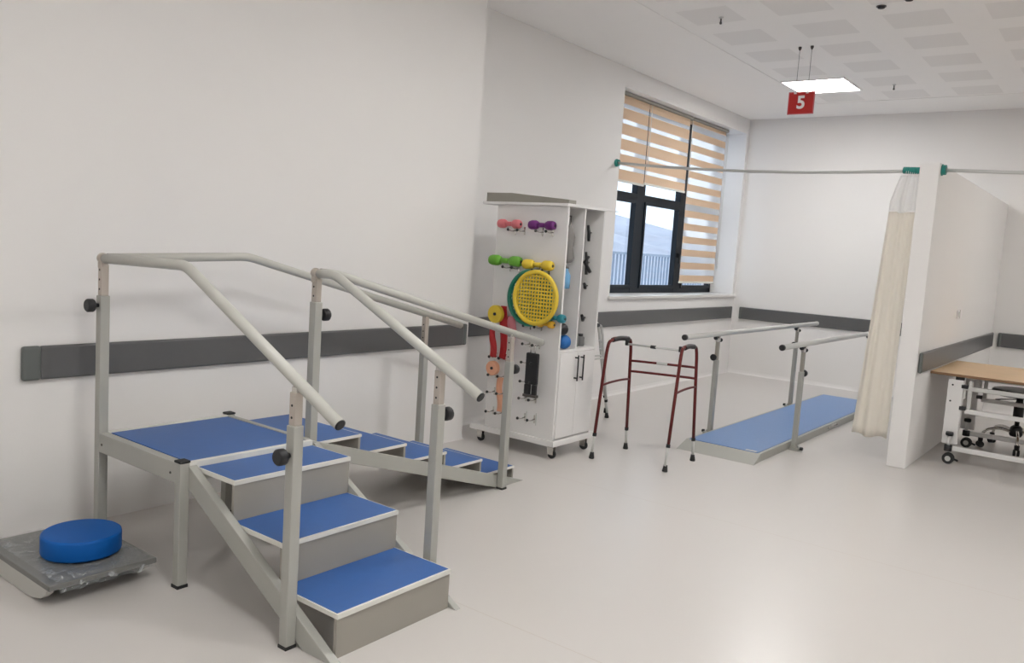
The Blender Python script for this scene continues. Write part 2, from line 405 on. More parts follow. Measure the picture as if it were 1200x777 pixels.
# hanging number sign
sg = Thing('hanging_sign', (7.47, 2.61, 3.49), 'red square sign with a white 5 hanging from the ceiling', 'sign')
sx, sy0, sy1, sz0, sz1 = 7.47, 2.505, 2.725, 2.905, 3.09
sg.part('panel', MB().box(sx-.004, sx+.006, sy0, sy1, sz0, sz1), 'sign', bevel=.001)
bd = MB(); e = .006
for q in ((sy0-e, sy1+e, sz0-e, sz0), (sy0-e, sy1+e, sz1, sz1+e), (sy0-e, sy0, sz0, sz1), (sy1, sy1+e, sz0, sz1)): bd.box(sx-.006, sx+.008, q[0], q[1], q[2], q[3])
sg.part('border', bd, 'rose')
for yy in (2.565, 2.672):
    sg.part('hanging_wire', MB().tube([(sx, yy, sz1+.004), (sx, yy, CZ-.03)], .0018, n=6), 'dark_metal')
    sg.part('wire_anchor', MB().lathe((sx, yy, CZ-.001), (0, 0, -1), [(0, .014), (.015, .014), (.03, .006)]), 'dark_metal')
    sg.part('sign_clip', MB().box(sx-.009, sx+.009, yy-.012, yy+.012, sz1-.012, sz1+.008), 'sign_white')
tcu = bpy.data.curves.new('five', 'FONT'); tcu.body = '5'; tcu.size = .155; tcu.extrude = .0015; tcu.offset = .0045; tcu.align_x = 'CENTER'; tcu.align_y = 'CENTER'
to = bpy.data.objects.new('numeral', tcu); C.objects.link(to); to.parent = sg.o
to.matrix_local = Matrix.Translation(Vector((-.0062, 2.615-2.61, (sz0+sz1)/2-3.49)))@Matrix(((0, 0, -1, 0), (-1, 0, 0, 0), (0, 1, 0, 0), (0, 0, 0, 1)))
tcu.materials.append(M['sign_white'])
bpy.context.view_layer.update()
nm_ = bpy.data.meshes.new_from_object(to.evaluated_get(bpy.context.evaluated_depsgraph_get())); nm_.name = 'numeral'
if not nm_.materials: nm_.materials.append(M['sign_white'])
no = bpy.data.objects.new('numeral', nm_); C.objects.link(no); no.parent = sg.o; no.matrix_local = to.matrix_local.copy(); bpy.data.objects.remove(to); no.name = 'numeral'
no['label'] = 'white numeral 5'

# curtain rods and curtain
def rod(p, q, lab, caps):
    t = Thing('curtain_rod', p, lab, 'curtain rod', 'ceiling-high curtain rods')
    p, q = Vector(p), Vector(q); d = (q-p).normalized(); L = (q-p).length
    mid = (p+q)/2-Vector((0, 0, .012))
    t.part('tube', MB().tube([p+(q-p)*(k/10)-Vector((0, 0, .045*4*(k/10)*(1-k/10)*(1 if L > 2.8 else .2))) for k in range(11)], .0135, n=12), 'satin')
    for a, dd, ln, r in caps: t.part('end_flange', MB().lathe(a, dd, [(0, r), (ln*.2, r), (ln*.25, r*.85), (ln, r*.85)] if ln < .05 else [(0, r), (ln*.25, r), (ln*.27, r*.9), (ln*.3, r), (ln*.62, r), (ln*.64, r*.9), (ln*.67, r), (ln, r)]), 'teal', label='teal plastic end flange')
d1 = (Vector((7.54, 4.515, 2.495))-Vector((7.09, 1.49, 2.352))).normalized()
rod((7.54, 4.512, 2.497), (7.09, 1.49, 2.352), 'long grey curtain rod from the window wall to the partition', [((7.54, 4.516, 2.497), -d1, .03, .04), ((7.09, 1.488, 2.352), d1, .13, .027)])
rod((7.12, 1.343, 2.36), (6.9, -2.2, 2.345), 'grey curtain rod running right from the partition towards the picture edge', [((7.12, 1.344, 2.36), (0, -1, 0), .03, .045)])
def curtain(z0, z1, mname, nm, t, seed):
    b = MB(); NU, NV = 60, 24; vs = []; fs = []
    for j in range(NV+1):
        z = z0+(z1-z0)*j/NV; h = (2.335-z)/2.13
        ya = 1.489+.03*h; yb = 1.625+.05*min(1, h*10)+.118*h
        for i in range(NU+1):
            u = i/NU; am = .004+.007*h
            x = 7.10+am*math.sin(u*u*2*PI*2.2+.6*math.sin(h*3))+.003*math.sin(u*31+h*5)
            y = ya+(yb-ya)*u
            vs.append((x, y, z+.012*math.sin(u*9)*(1 if j == 0 else 0)))
    for j in range(NV):
        for i in range(NU): fs.append((j*(NU+1)+i, j*(NU+1)+i+1, (j+1)*(NU+1)+i+1, (j+1)*(NU+1)+i))
    b.add(vs, fs, 0, True); o = t.part(nm, b, mname)
    md = o.modifiers.new('thick', 'SOLIDIFY'); md.thickness = .003
    return o
ct = Thing('privacy_curtain', (7.10, 1.60, 2.33), 'beige privacy curtain gathered against the partition end, white mesh on top', 'curtain')
curtain(.20, 2.03, 'curtain', 'curtain_fabric', ct, 1); curtain(2.03, 2.315, 'mesh', 'mesh_header', ct, 1)
hk = MB()
for k in range(7): hk.tube(arc((7.10, 1.50+.015*k, 2.34), .022, -PI/2, 1.5*PI, 10, (1, 0, 0), (0, 0, 1)), .002, n=5, cap=False)
ct.part('curtain_rings', hk, 'sign_white')
so = Thing('wall_switch', (8.62, 1.343, 1.2), 'small grey and white switch plate on the partition above the table', 'switch')
so.part('plate', MB().box(8.53, 8.61, 1.335, 1.344, 1.16, 1.24), 'sign_white', bevel=.003); so.part('rocker_key', MB().box(8.545, 8.595, 1.331, 1.336, 1.175, 1.225), 'satin', bevel=.002)
so.part('socket_plate', MB().box(8.66, 8.74, 1.335, 1.344, 1.16, 1.24), 'sign_white', bevel=.003)

# ------------------------------------------------------------------ training stairs
ts = Thing('training_stairs', (2.23, 3.49, 0), 'corner rehabilitation staircase with blue treads, grey-green frame and round handrails', 'training stairs')
def tread(x0, x1, y0, y1, z, lab=None):
    th = .022; e = .012; b = MB()
    b.box(x0, x1, y0, y1, z-th, z-.0015, 0)
    b.box(x0+e*.2, x1-e*.2, y0+e, y1-e*.2, z-.0015, z, 1)
    return ts.part('tread', b, ['edge', 'blue'])
H = .548
# landing
lb = MB().box(1.905, 2.548, 3.15, 3.825, H-.03, H-.006, 0).box(1.915, 2.54, 3.16, 3.815, H-.006, H-.002, 1)
ts.part('landing_deck', lb, ['board', 'blue'])
for nm, q in (('landing_beam', (1.862, 1.905, 3.165, 3.83)), ('landing_beam', (2.548, 2.578, 3.165, 3.83))):
    ts.part(nm, MB().box(*q, H-.09, H), 'steel_paint', bevel=.003)
for nm, q in (('landing_beam', (1.905, 2.56, 3.126, 3.152)), ('landing_beam', (1.905, 2.56, 3.825, 3.85))):
    ts.part(nm, MB().box(*q, H-.085, H+.002), 'edge', bevel=.003)
# flight towards the room: three treads
YT = [2.852, 2.522, 2.192]
for i, y in enumerate(YT):
    z = .175*(3-i)
    back = 3.125 if i == 0 else y+.345
    b = MB().box(1.942, 2.563, y, back, z-.02, z-.0015, 0).box(1.949, 2.556, y+.011, back-.001, z-.0015, z, 1)
    ts.part('tread', b, ['edge', 'blue'])
    ts.part('riser', MB().box(1.945, 2.561, y+.006, y+.022, z-.175 if i == 2 else z-.175+.0005, z-.0205), 'board')
# stringers
def lo1(y): return .163+.55*(y-2.628)
def band1(x0, x1):
    lo = lambda y: lo1(y); up = lambda y: lo1(y)+.098
    yl = 2.628-.163/.55; yu = 2.628-(.163+.098)/.55
    return MB().prism([(3.128, lo(3.128)), (3.128, min(up(3.128), H)), (yu, 0), (yl, 0)], 'x', x0, x1)
ts.part('stringer', band1(1.901, 1.94), 'steel_paint', bevel=.003)
ts.part('stringer', band1(2.565, 2.597), 'steel_paint', bevel=.003)
def band2(y0, y1):
    up = lambda x: .547-.3*(x-2.55); xe = 2.55+.547/.3; xl = xe-.082/.3
    return MB().prism([(2.578, up(2.578)-.082), (2.578, up(2.578)), (xe, 0), (xl, 0)], 'y', y0, y1)
ts.part('stringer', band2(3.150, 3.186), 'steel_paint', bevel=.003)
ts.part('stringer', band2(3.802, 3.836), 'steel_paint', bevel=.003)
for k in range(5):
    z = .103*(5-k); xe = 2.937+.344*k; xs_ = xe-.36 if k else 2.582
    b = MB().box(xs_, xe, 3.19, 3.80, z-.016, z-.0015, 0).box(xs_+.001, xe-.01, 3.197, 3.793, z-.0015, z, 1)
    ts.part('tread', b, ['edge', 'blue'])
    ts.part('riser', MB().box(xe-.02, xe-.006, 3.193, 3.797, max(.001, z-.103), z-.0165), 'board')
# posts
def post(x, y, z1, z2, knob=None, holes=True, w=.045):
    h = w/2
    o = ts.part('post', MB().box(x-h, x+h, y-h, y+h, .012, z1), 'steel_paint', bevel=.004)
    ts.part('foot_cap', MB().box(x-h-.002, x+h+.002, y-h-.002, y+h+.002, 0, .014), 'rubber', bevel=.002, under=o)
    ts.part('inner_tube', MB().box(x-h+.005, x+h-.005, y-h+.005, y+h-.005, z1, z2), 'inner', bevel=.003, under=o)
    zz = z1+.03
    while zz < z2-.02:
        ts.part('pin_hole', MB().lathe((x-h+.0045, y, zz), (-1, 0, 0), [(0, .005), (.0012, .005)], n=8), 'black', under=o); zz += .045
    if knob:
        dx, dz = knob; k = Vector((x+dx*h, y, dz))
        ts.part('clamp_knob', MB().lathe(k, (dx, 0, 0), [(0, .010), (.018, .010), (.02, .026), (.026, .031), (.05, .031), (.056, .025)], n=14), 'black', under=o)
    return o
post(1.884, 3.852, 1.20, 1.345, (-1, 1.154))
post(2.61, 3.205, 1.22, 1.335, (1, 1.155))
post(1.878, 2.395, .852, .975, (-1, .742))
post(2.622, 2.372, .85, 1.0, (1, .80))
post(4.10, 3.125, .83, .985, (1, .775))
post(4.09, 3.862, .82, 1.04)
for x, y in ((1.884, 3.146), (2.575, 3.853)):
    o = ts.part('landing_leg', MB().box(x-.0225, x+.0225, y-.0225, y+.0225, .012, H+.001), 'steel_paint', bevel=.004)
    ts.part('foot_cap', MB().box(x-.0245, x+.0245, y-.0245, y+.0245, 0, .014), 'rubber', under=o)
    ts.part('top_cap', MB().box(x-.025, x+.025, y-.025, y+.025, H+.001, H+.012), 'rubber', bevel=.004, under=o)
for y in (3.20, 3.80): ts.part('screw', MB().lathe((1.862, y, H-.05), (-1, 0, 0), [(0, .006), (.003, .005)], n=8), 'dark_metal')
# handrails
RR = .0225
def rail(pts):
    q = [Vector(p) for p in pts]; out = [q[0]]
    for i in range(1, len(q)-1):
        a = (q[i-1]-q[i]).normalized(); b = (q[i+1]-q[i]).normalized(); r = .045
        for t in (0, .25, .5, .75, 1):
            p0, p2 = q[i]+a*r, q[i]+b*r; out.append(p0*(1-t)**2+q[i]*2*t*(1-t)+p2*t*t)
    out.append(q[-1])
    o = ts.part('handrail', MB().tube(out, RR, n=18), 'rail_paint')
    for e, d in ((q[-1], (q[-1]-q[-2]).normalized()), (q[0], (q[0]-q[1]).normalized())):
        ts.part('end_plug', MB().lathe(e+d*.0003, d, [(0, RR*.94), (.004, RR*.94), (.006, RR*.7)], n=18), 'black', under=o)
    return o
rail([(1.884, 3.835, 1.373), (1.884, 3.155, 1.386), (1.884, 2.16, .896)])
rail([(1.905, 3.855, 1.375), (2.66, 3.852, 1.405), (4.46, 3.862, .966)])
rail([(2.61, 3.19, 1.36), (2.61, 3.07, 1.362), (2.61, 2.13, .922)])
rail([(2.632, 3.205, 1.362), (2.73, 3.202, 1.358), (4.45, 3.135, .93)])
for x, y, z in ((1.882, 3.858, 1.374), (2.606, 3.212, 1.361)):
    ts.part('corner_joint', MB().ball((x, y, z), .026), 'inner')
    ts.part('corner_joint_stem', MB().box(x-.018, x+.018, y-.02, y+.012, z-.045, z-.01), 'inner', bevel=.003)
for x, y, z0, z1 in ((1.878, 2.395, .965, .995), (2.618, 2.372, .99, 1.018), (4.10, 3.133, .98, 1.0), (4.09, 3.862, 1.03, 1.045)):
    ts.part('rail_bracket', MB().box(x-.012, x+.012, y-.015, y+.015, z0, z1), 'chrome', bevel=.003)

# ------------------------------------------------------------------ rocker board and foam disc
rk = Thing('rocker_board', (1.64, 3.6, 0), 'grey rocker board wrapped in clear plastic on the floor under the wall guard', 'balance board')
rk.part('deck', MB().box(1.405, 1.852, 3.275, 3.925, .078, .102), 'plank', bevel=.004)
pr = [(3.30, .078), (3.315, .055), (3.36, .025), (3.43, .007), (3.50, 0), (3.70, 0), (3.77, .007), (3.84, .025), (3.885, .055), (3.90, .078)]
for x in (1.41, 1.81): rk.part('rocker', MB().prism(pr, 'x', x, x+.03), 'rocker', bevel=.002)
wr = MB(); NU, NV = 34, 44; vs = []; fs = []
for j in range(NV+1):
    for i in range(NU+1):
        u, v = i/NU, j/NV; x = 1.44+.417*u; y = 3.255+.675*v
        z = .1055+.0035*math.sin(x*71+3*math.sin(y*23))*math.sin(y*47+2*math.sin(x*31))+.002*R.random()
        if v < .06: z -= (.06-v)/.06*.036; y += .006*math.sin(u*23); x += .004*math.sin(u*41)
        if u > .94: z -= (u-.94)/.06*.04
        vs.append((x, y, z))
for j in range(NV):
    for i in range(NU): fs.append((j*(NU+1)+i, j*(NU+1)+i+1, (j+1)*(NU+1)+i+1, (j+1)*(NU+1)+i))
wr.add(vs, fs, 0, True); rk.part('plastic_wrap', wr, 'wrap', label='crinkled clear plastic wrap')
tag(MB().lathe((1.655, 3.545, .111), (0, 0, 1), [(0, .001), (0, .150), (.003, .157), (.010, .160), (.076, .160), (.084, .158), (.088, .152), (.0885, .001)], n=56).build('foam_disc', 'foam'),
    'round bright blue foam balance disc lying on the wrapped rocker board', 'balance disc')

# ------------------------------------------------------------------ storage trolley
cb_ = Thing('storage_trolley', (5.2, 3.7, 0), 'tall white storage trolley with hook panel, open compartments and lower doors', 'storage cabinet')
cz0, cz1 = .145, 1.868
cb_.part('base_board', MB().box(4.935, 5.50, 3.31, 4.12, .10, .145), 'white', bevel=.004)
cb_.part('top_board', MB().box(4.93, 5.475, 3.325, 4.12, 1.868, 1.888), 'white', bevel=.002)
cb_.part('top_strip', MB().box(5.475, 5.67, 3.34, 3.36, 1.878, 1.884), 'white')
cb_.part('hook_panel', MB().box(4.955, 4.975, 3.335, 3.985, cz0, cz1), 'white', bevel=.002)
cb_.part('side_panel', MB().box(5.45, 5.468, 3.335, 3.985, cz0, cz1), 'white', bevel=.002)
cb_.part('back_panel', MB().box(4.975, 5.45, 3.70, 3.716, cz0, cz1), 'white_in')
cb_.part('divider', MB().box(5.186, 5.202, 3.34, 3.70, .82, cz1), 'white')
cb_.part('compartment_floor', MB().box(4.975, 5.45, 3.338, 3.70, .80, .82), 'white')
for x0, x1, hx in ((4.977, 5.208, 5.175), (5.211, 5.448, 5.25)):
    d = cb_.part('door', MB().box(x0, x1, 3.325, 3.343, .155, .797), 'white', bevel=.002)
    cb_.part('handle', MB().tube([(hx, 3.325, .755), (hx, 3.297, .755), (hx, 3.297, .60), (hx, 3.325, .60)], .006, n=8).tube([(hx, 3.297, .775), (hx, 3.297, .58)], .006, n=8), 'black', under=d, label='black bar handle')
for x, y in ((5.0, 3.37), (5.44, 3.37), (5.0, 4.06), (5.44, 4.06)):
    c = cb_.part('castor', MB().box(x-.03, x+.03, y-.03, y+.03, .094, .10).box(x-.018, x-.013, y-.03, y+.02, .03, .094).box(x+.013, x+.018, y-.03, y+.02, .03, .094), 'chrome', bevel=.001)
    cb_.part('wheel', MB().lathe((x-.011, y-.01, .034), (1, 0, 0), [(0, .028), (.003, .034), (.019, .034), (.022, .028)], n=20), 'rubber', under=c)
def hook(y, z, ln=.095, plate=False):
    x = 4.955
    b = MB().tube([(x, y, z), (x-ln*.5, y, z-.006), (x-ln, y, z+.004)], .004, 0, n=8)
    b.box(x-.003, x, y-.006, y+.006, z-.03, z+.03, 0); b.ball((x-ln, y, z+.004), .0115, 1, n=10, k=6)
    cb_.part('hook', b, ['chrome', 'black'])
    if plate: cb_.part('hook_strip', MB().box(x-.005, x, y-.02, y-.012, z-.045, z+.05), 'satin')
for z in (.708, .568, .435, .282):
    for y in (3.905, 3.812): hook(y, z-.006)
for z in (.845, .708, .565, .436, .284):
    for y in (3.597, 3.507): hook(y, z-.006, plate=z < .3)
for y, z in ((3.80, 1.675), (3.715, 1.675), (3.545, 1.675), (3.455, 1.675), (3.83, 1.395), (3.745, 1.395), (3.555, 1.39), (3.465, 1.39), (3.60, .975), (3.50, .975)): hook(y, z)

def dumbbell(y0, y1, z, r, colour, label, x=4.90):
    x += .0; L = y1-y0; t = Thing('dumbbell', (x, (y0+y1)/2, z), label, 'dumbbell', 'small dumbbells on the hook panel')
    hw = L*.36
    t.part('handle', MB().lathe((x, y0+hw*.9, z), (0, 1, 0), [(0, r*.5), (L-2*hw*.9, r*.5)], n=14), colour)
    for a, s in ((y0, 1), (y1, -1)):
        t.part('weight', MB().lathe((x, a, z), (0, s, 0), [(0, r*.55), (.006, r*.86), (hw*.25, r), (hw*.75, r), (hw*.95, r*.75), (hw, r*.5)], n=12), colour)
        t.part('end_plug', MB().lathe((x, a+s*.001, z), (0, -s, 0), [(0, r*.35), (.003, r*.3)], n=10), 'black')
dumbbell(3.715, 3.925, 1.722, .034, 'pink', 'pink dumbbell on the top row of the hook panel')
dumbbell(3.405, 3.635, 1.722, .034, 'purple', 'purple dumbbell on the top row of the hook panel')
dumbbell(3.69, 3.985, 1.444, .040, 'green', 'lime green dumbbell on the second row of the hook panel')
dumbbell(3.40, 3.665, 1.432, .037, 'yellow', 'yellow dumbbell beside the green one on the hook panel')
dumbbell(3.275, 3.45, 1.058, .032, 'tealb', 'teal and blue dumbbell sticking out behind the round yellow web', x=4.922)
dumbbell(3.365, 3.52, 1.005, .028, 'amber', 'small amber dumbbell just below the round yellow web', x=4.922)

def web(x, yc, zc, r, rim, net, label, tilt=0):
    t = Thing('hand_exerciser_web', (x, yc, zc-r), label, 'hand exerciser')
    t.part('rim', MB().tube(arc((x, yc, zc), r-.017, 0, 2*PI, 48, (0, 1, 0), (0, 0, 1)), .017, n=10, cap=False), rim)
    b = MB(); n = 14; ri = r-.022
    for k in range(1, n):
        c = -ri+2*ri*k/n; hh = math.sqrt(max(0, ri*ri-c*c))
        b.box(x-.003, x+.003, yc+c-.0055, yc+c+.0055, zc-hh, zc+hh); b.box(x-.0028, x+.0028, yc-hh, yc+hh, zc+c-.0055, zc+c+.0055)
    t.part('net', b, net)
web(4.833, 3.488, 1.195, .204, 'yellow', 'yellow', 'round yellow net hand exerciser hanging in front on the hook panel')
web(4.870, 3.560, 1.186, .212, 'dgreen', 'dgreen', 'dark green rimmed round hand exerciser hanging behind the yellow one')

def ring(y, z, r, colour, label, x=4.89):
    b = MB(); n = 28
    for a0, t0 in ((0, 0),): pass
    outer = arc((0, y, z), r, 0, 2*PI, n, (0, 1, 0), (0, 0, 1))[:-1]; inner = arc((0, y, z), .013, 0, 2*PI, n, (0, 1, 0), (0, 0, 1))[:-1]
    vs = []
    for xx in (x-.018, x+.018):
        vs += [(xx, p.y, p.z) for p in outer]+[(xx, p.y, p.z) for p in inner]
    fs = []
    for i in range(n):
        j = (i+1) % n
        fs += [(i, j, n+j, n+i), (2*n+i, 3*n+i, 3*n+j, 2*n+j), (i, 2*n+i, 2*n+j, j), (n+i, n+j, 3*n+j, 3*n+i)]
    b.add(vs, fs, 0); t = Thing('exercise_band_roll', (x, y, z-r), label, 'exercise band roll')
    t.part('roll', b, colour, bevel=.004)
    t.part('core_peg', MB().lathe((x+.02, y, z), (-1, 0, 0), [(0, .011), (.042, .011)], n=12), 'black'); return t
ring(3.888, 1.035, .068, 'yellow', 'yellow roll of exercise band hanging left of the round web')
ring(3.885, .618, .056, 'peach', 'peach roll of exercise band on the lower left of the hook panel')
def band(y0, y1, zt, zb, colour, label, x=4.905, tw=0):
    b = MB(); n = 24; vs = []; fs = []
    for i in range(n+1):
        h = i/n; z = zt+(zb-zt)*h; c = (y0+y1)/2+.012*math.sin(h*5+tw); wv = (y1-y0)/2*(1-.35*math.sin(h*PI+tw)**2)
        for j in range(5):
            q = (j/4-.5)*2; vs.append((x+.008*math.sin(h*7+q*2+tw), c+q*wv, z))
    for i in range(n):
        for j in range(4): fs.append((i*5+j, i*5+j+1, (i+1)*5+j+1, (i+1)*5+j))
    b.add(vs, fs, 0, True); o = b.build('resistance_band', colour); md = o.modifiers.new('t', 'SOLIDIFY'); md.thickness = .006
    return tag(o, label, 'resistance band', 'resistance bands on the hook panel')
band(3.875, 3.945, .94, .70, 'redband', 'short red resistance band at the left edge of the hook panel', tw=.5)
band(3.785, 3.87, 1.10, .69, 'redband', 'long red resistance band hanging beside the yellow roll', tw=1.4, x=4.925)
band(3.705, 3.775, 1.03, .70, 'rose', 'rose pink resistance band hanging right of the red ones', tw=2.2)
band(3.80, 3.87, .55, .28, 'peach', 'pale peach resistance band hanging below the peach roll', tw=.2, x=4.938)
bg_ = Thing('ankle_weight_straps', (4.875, 3.5, .44), 'black padded strap bag hanging by two hooks on the panel', 'strap')
sp = MB()
sp.box(4.862, 4.892, 3.45, 3.56, .55, .785); sp.box(4.862, 4.892, 3.51, 3.562, .45, .552); sp.box(4.864, 4.890, 3.452, 3.495, .452, .552)
bg_.part('padded_strap', sp, 'black', bevel=.01); bg_.part('buckle', MB().box(4.858, 4.896, 3.445, 3.565, .455, .475), 'dark_metal', bevel=.003)
for y in (3.485, 3.525): bg_.part('strap_loop', MB().tube([(4.875, y, .78), (4.87, y, .835), (4.88, y+.004, .845)], .004, n=6), 'chrome')

# contents of the compartments
tag(MB().ball((5.075, 3.372, .874), .053).build('exercise_ball', 'ballblue'), 'small glossy blue exercise ball on the compartment floor', 'ball', 'exercise balls in the trolley')
tag(MB().ball((5.045, 3.376, .969), .046).build('exercise_ball', 'black'), 'small black exercise ball resting above the blue ball', 'ball', 'exercise balls in the trolley')
def bag(x, y, zt, zb, w, colour, name, label, cat):
    b = MB(); prof = [(0, .008), (.06, .012), (.12, w*.55), (.35, w), (.6, w*.85), (.85, w*.95), (.97, w*.6), (1, .004)]
    b.lathe((x, y, zt), (0, 0, -1), [((zt-zb)*a, r) for a, r in prof], n=14)
    for i, v in enumerate(b.v): b.v[i] = (x+(v[0]-x)*(1+.12*math.sin(v[2]*60)), y+(v[1]-y)*.7+.004*math.sin(v[2]*45), v[2])
    t = Thing(name, (x, y, zb), label, cat); t.part('bag_body', b, colour)
    t.part('hanging_loop', MB().tube([(x, y, zt-.005), (x, y, zt+.05), (x, 3.70, zt+.06)], .004, n=6), 'dark_metal')
bag(5.095, 3.40, 1.755, 1.455, .050, 'greybag', 'drawstring_bag', 'grey mesh drawstring bag hanging in the left compartment', 'bag')
bt = Thing('water_bottle', (5.055, 3.385, 1.27), 'light blue bottle hanging below the grey bag in the left compartment', 'bottle')
bt.part('bottle_body', MB().lathe((5.055, 3.385, 1.27), (0, 0, 1), [(0, .02), (.004, .034), (.10, .036), (.13, .018), (.15, .016)], n=16), 'bluebottle')
bt.part('cap', MB().lathe((5.055, 3.385, 1.42), (0, 0, 1), [(0, .019), (.022, .018)], n=14), 'greyjar')
bt.part('strap', MB().tube([(5.03, 3.41, 1.425), (5.01, 3.56, 1.5), (5.0, 3.70, 1.52)], .004, n=6), 'dark_metal')
def grip(z, L, label, kind):
    x, y = 5.415, 3.44; t = Thing('hand_grip', (5.45, y, z), label, 'hand grip', 'dark grips in the right compartment')
    t.part('peg', MB().tube([(5.45, y, z), (x, y, z)], .006, n=8), 'dark_metal')
    t.part('grip_arm', MB().tube([(x, y+.012, z+L*.42), (x, y, z), (x-.012, y-.01, z-L*.5)], [.010, .014, .012], n=10), 'black')
    if kind: t.part('grip_arm', MB().tube([(x-.012, y-.025, z+L*.25), (x-.012, y+.01, z), (x-.012, y-.045, z-L*.4)], [.009, .013, .013], n=10), 'black')
grip(1.70, .13, 'dark hand grip on the upper peg in the right compartment', False)
grip(1.47, .19, 'dark forked hand grip below the upper one in the right compartment', True)
grip(1.29, .045, 'tiny dark grip end on the third peg in the right compartment', False)
grip(1.04, .05, 'tiny dark grip end on the lowest peg in the right compartment', False)
for x, h, r, l in ((5.31, .13, .028, 'dark grey narrow container on the right compartment floor'), (5.385, .095, .034, 'grey squat container on the right compartment floor')):
    t = Thing('container', (x, 3.43, .82), l, 'container', 'containers on the right compartment floor')
    t.part('container_body', MB().lathe((x, 3.43, .8205), (0, 0, 1), [(0, r*.9), (.004, r), (h*.7, r), (h*.8, r*.6)], n=16), 'greyjar'); t.part('lid', MB().lathe((x, 3.43, .8205+h*.8), (0, 0, 1), [(0, r*.65), (h*.2, r*.6)], n=14), 'black')
# flat board lying on the trolley
tag(MB().prism([(4.10, 1.8885), (4.10, 1.957), (3.86, 1.957), (3.335, 1.915), (3.335, 1.8885)], 'x', 4.952, 5.05).build('cardboard_tray', 'greige', bevel=.002), 'grey-brown wedge-shaped board lying on top of the storage trolley', 'board')

# ------------------------------------------------------------------ walkers
def smooth_path(pts, n=6):
    P = [Vector(p) for p in pts]; out = []
    for i in range(len(P)-1):
        p0 = P[max(0, i-1)]; p1 = P[i]; p2 = P[i+1]; p3 = P[min(len(P)-1, i+2)]
        for k in range(n):
            t = k/n
            out.append(.5*((2*p1)+(p2-p0)*t+(2*p0-5*p1+4*p2-p3)*t*t+(3*p1-p0-3*p2+p3)*t**3))
    return out+[P[-1]]
def walker(loc, rot, tube, label, lean=0, fold=1, dx=0, slant=0):
    root = bpy.data.objects.new('walking_frame', None); C.objects.link(root); root.location = loc; root.rotation_euler = (0, lean, rot)
    tag(root, label, 'walking frame')
    O = Vector((5.54, 2.88, 0)); r = .0125
    def lp(p):
        q = Vector(p)-O; q.y *= fold; q.x -= slant*q.z; return q
    sides = []
    for A, At, a1, b1, Bt, B, zf in (
        ((5.25, 3.165, .012), (5.285, 3.125, .80), (5.345, 3.12, .905), (5.575, 3.11, .905), (5.637, 3.115, .80), (5.738, 3.148, .012), 0),
        ((5.36, 2.605, .012), (5.50, 2.625, .80), (5.555, 2.63, .893), (5.735, 2.635, .893), (5.80, 2.635, .80), (5.834, 2.61, .012), 0)):
        A, At, a1, b1, Bt, B = map(lp, (A, At, a1, b1, Bt, B))
        if A.y < 0:
            for v in (A, At, a1, b1, Bt, B): v.x += dx
        legA = A+(At-A)*.22; legB = B+(Bt-B)*.20
        path = smooth_path([legA, At, a1, (a1+b1)/2+Vector((0, 0, .008)), b1, Bt, legB], 7)
        path = [p for i, p in enumerate(path)]
        MB().tube([legA, A+(At-A)*.6]+path[7:36]+[B+(Bt-B)*.6, legB], r, n=12).build('side_frame', tube, root)
        for foot, up in ((A, legA), (B, legB)):
            e = MB().tube([foot+Vector((0, 0, .03)), up+(up-foot)*.03], r*.8, n=12).build('leg_extension', 'satin', root)
            MB().lathe(foot-Vector((0, 0, .012)), (up-foot), [(0, .019), (.006, .021), (.03, .017), (.05, .014)], n=14).build('rubber_foot', 'rubber', e)
            MB().lathe(up-(up-foot).normalized()*.012, (up-foot), [(0, .0155), (.024, .0155)], n=12).build('collar', 'black', e)
        g = MB().tube(smooth_path([a1+Vector((.01, 0, .0)), (a1+b1)/2+Vector((0, 0, .008)), b1-Vector((.0, 0, 0.0))], 6), .0185, n=12)
        g.build('hand_grip', 'black', root)
        la = A+(At-A)*.70; lb = B+(Bt-B)*.72
        MB().tube(smooth_path([la, la*.7+lb*.3+Vector((0, 0, .008)), la*.3+lb*.7+Vector((0, 0, .008)), lb], 5), .009, n=10).build('side_brace', tube, root)
        sides.append((a1, b1, A, At, Bt, B))
    (a1, b1, A, At, Bt, B), (c1, d1_, Cc, Ct, Dt, D) = sides
    for k, z in ((0, .725), (1, .64)):
        p = B+(Bt-B)*(z/.80); q = D+(Dt-D)*(z/.80)
        o = MB().tube(smooth_path([p, p*.85+q*.15+Vector((-.012, 0, .004)), p*.15+q*.85+Vector((-.012, 0, .004)), q], 6), .0095, n=10).build('cross_bar', tube, root)
        if k == 0: MB().tube([p*.42+q*.58+Vector((-.014, 0, .005)), p*.58+q*.42+Vector((-.014, 0, .005))], .0115, n=10).build('release_sleeve', 'satin', o)
    p = b1+Vector((-.05, -.02, -.035)); q = d1_+Vector((-.19, .015, -.02))
    o = MB().tube([p, q], .008, n=10).build('locking_bar', 'satin', root)
    m = (p*.5+q*.5); MB().lathe(m-(q-p).normalized()*.02, (q-p), [(0, .013), (.04, .013)], n=12).build('bar_coupling', 'black', o)
    for e in (p, q): MB().box(e.x-.012, e.x+.012, e.y-.012, e.y+.012, e.z-.012, e.z+.03).build('bar_mount', 'black', o, bevel=.003)
    return root
walker((5.54, 2.88, 0), 0, 'red', 'burgundy walking frame with black grips standing in the middle of the floor')
walker((6.69, 3.96, 0), 0, 'satin', 'grey walking frame mostly hidden behind the white storage trolley', fold=.25, dx=-.30, slant=.19)

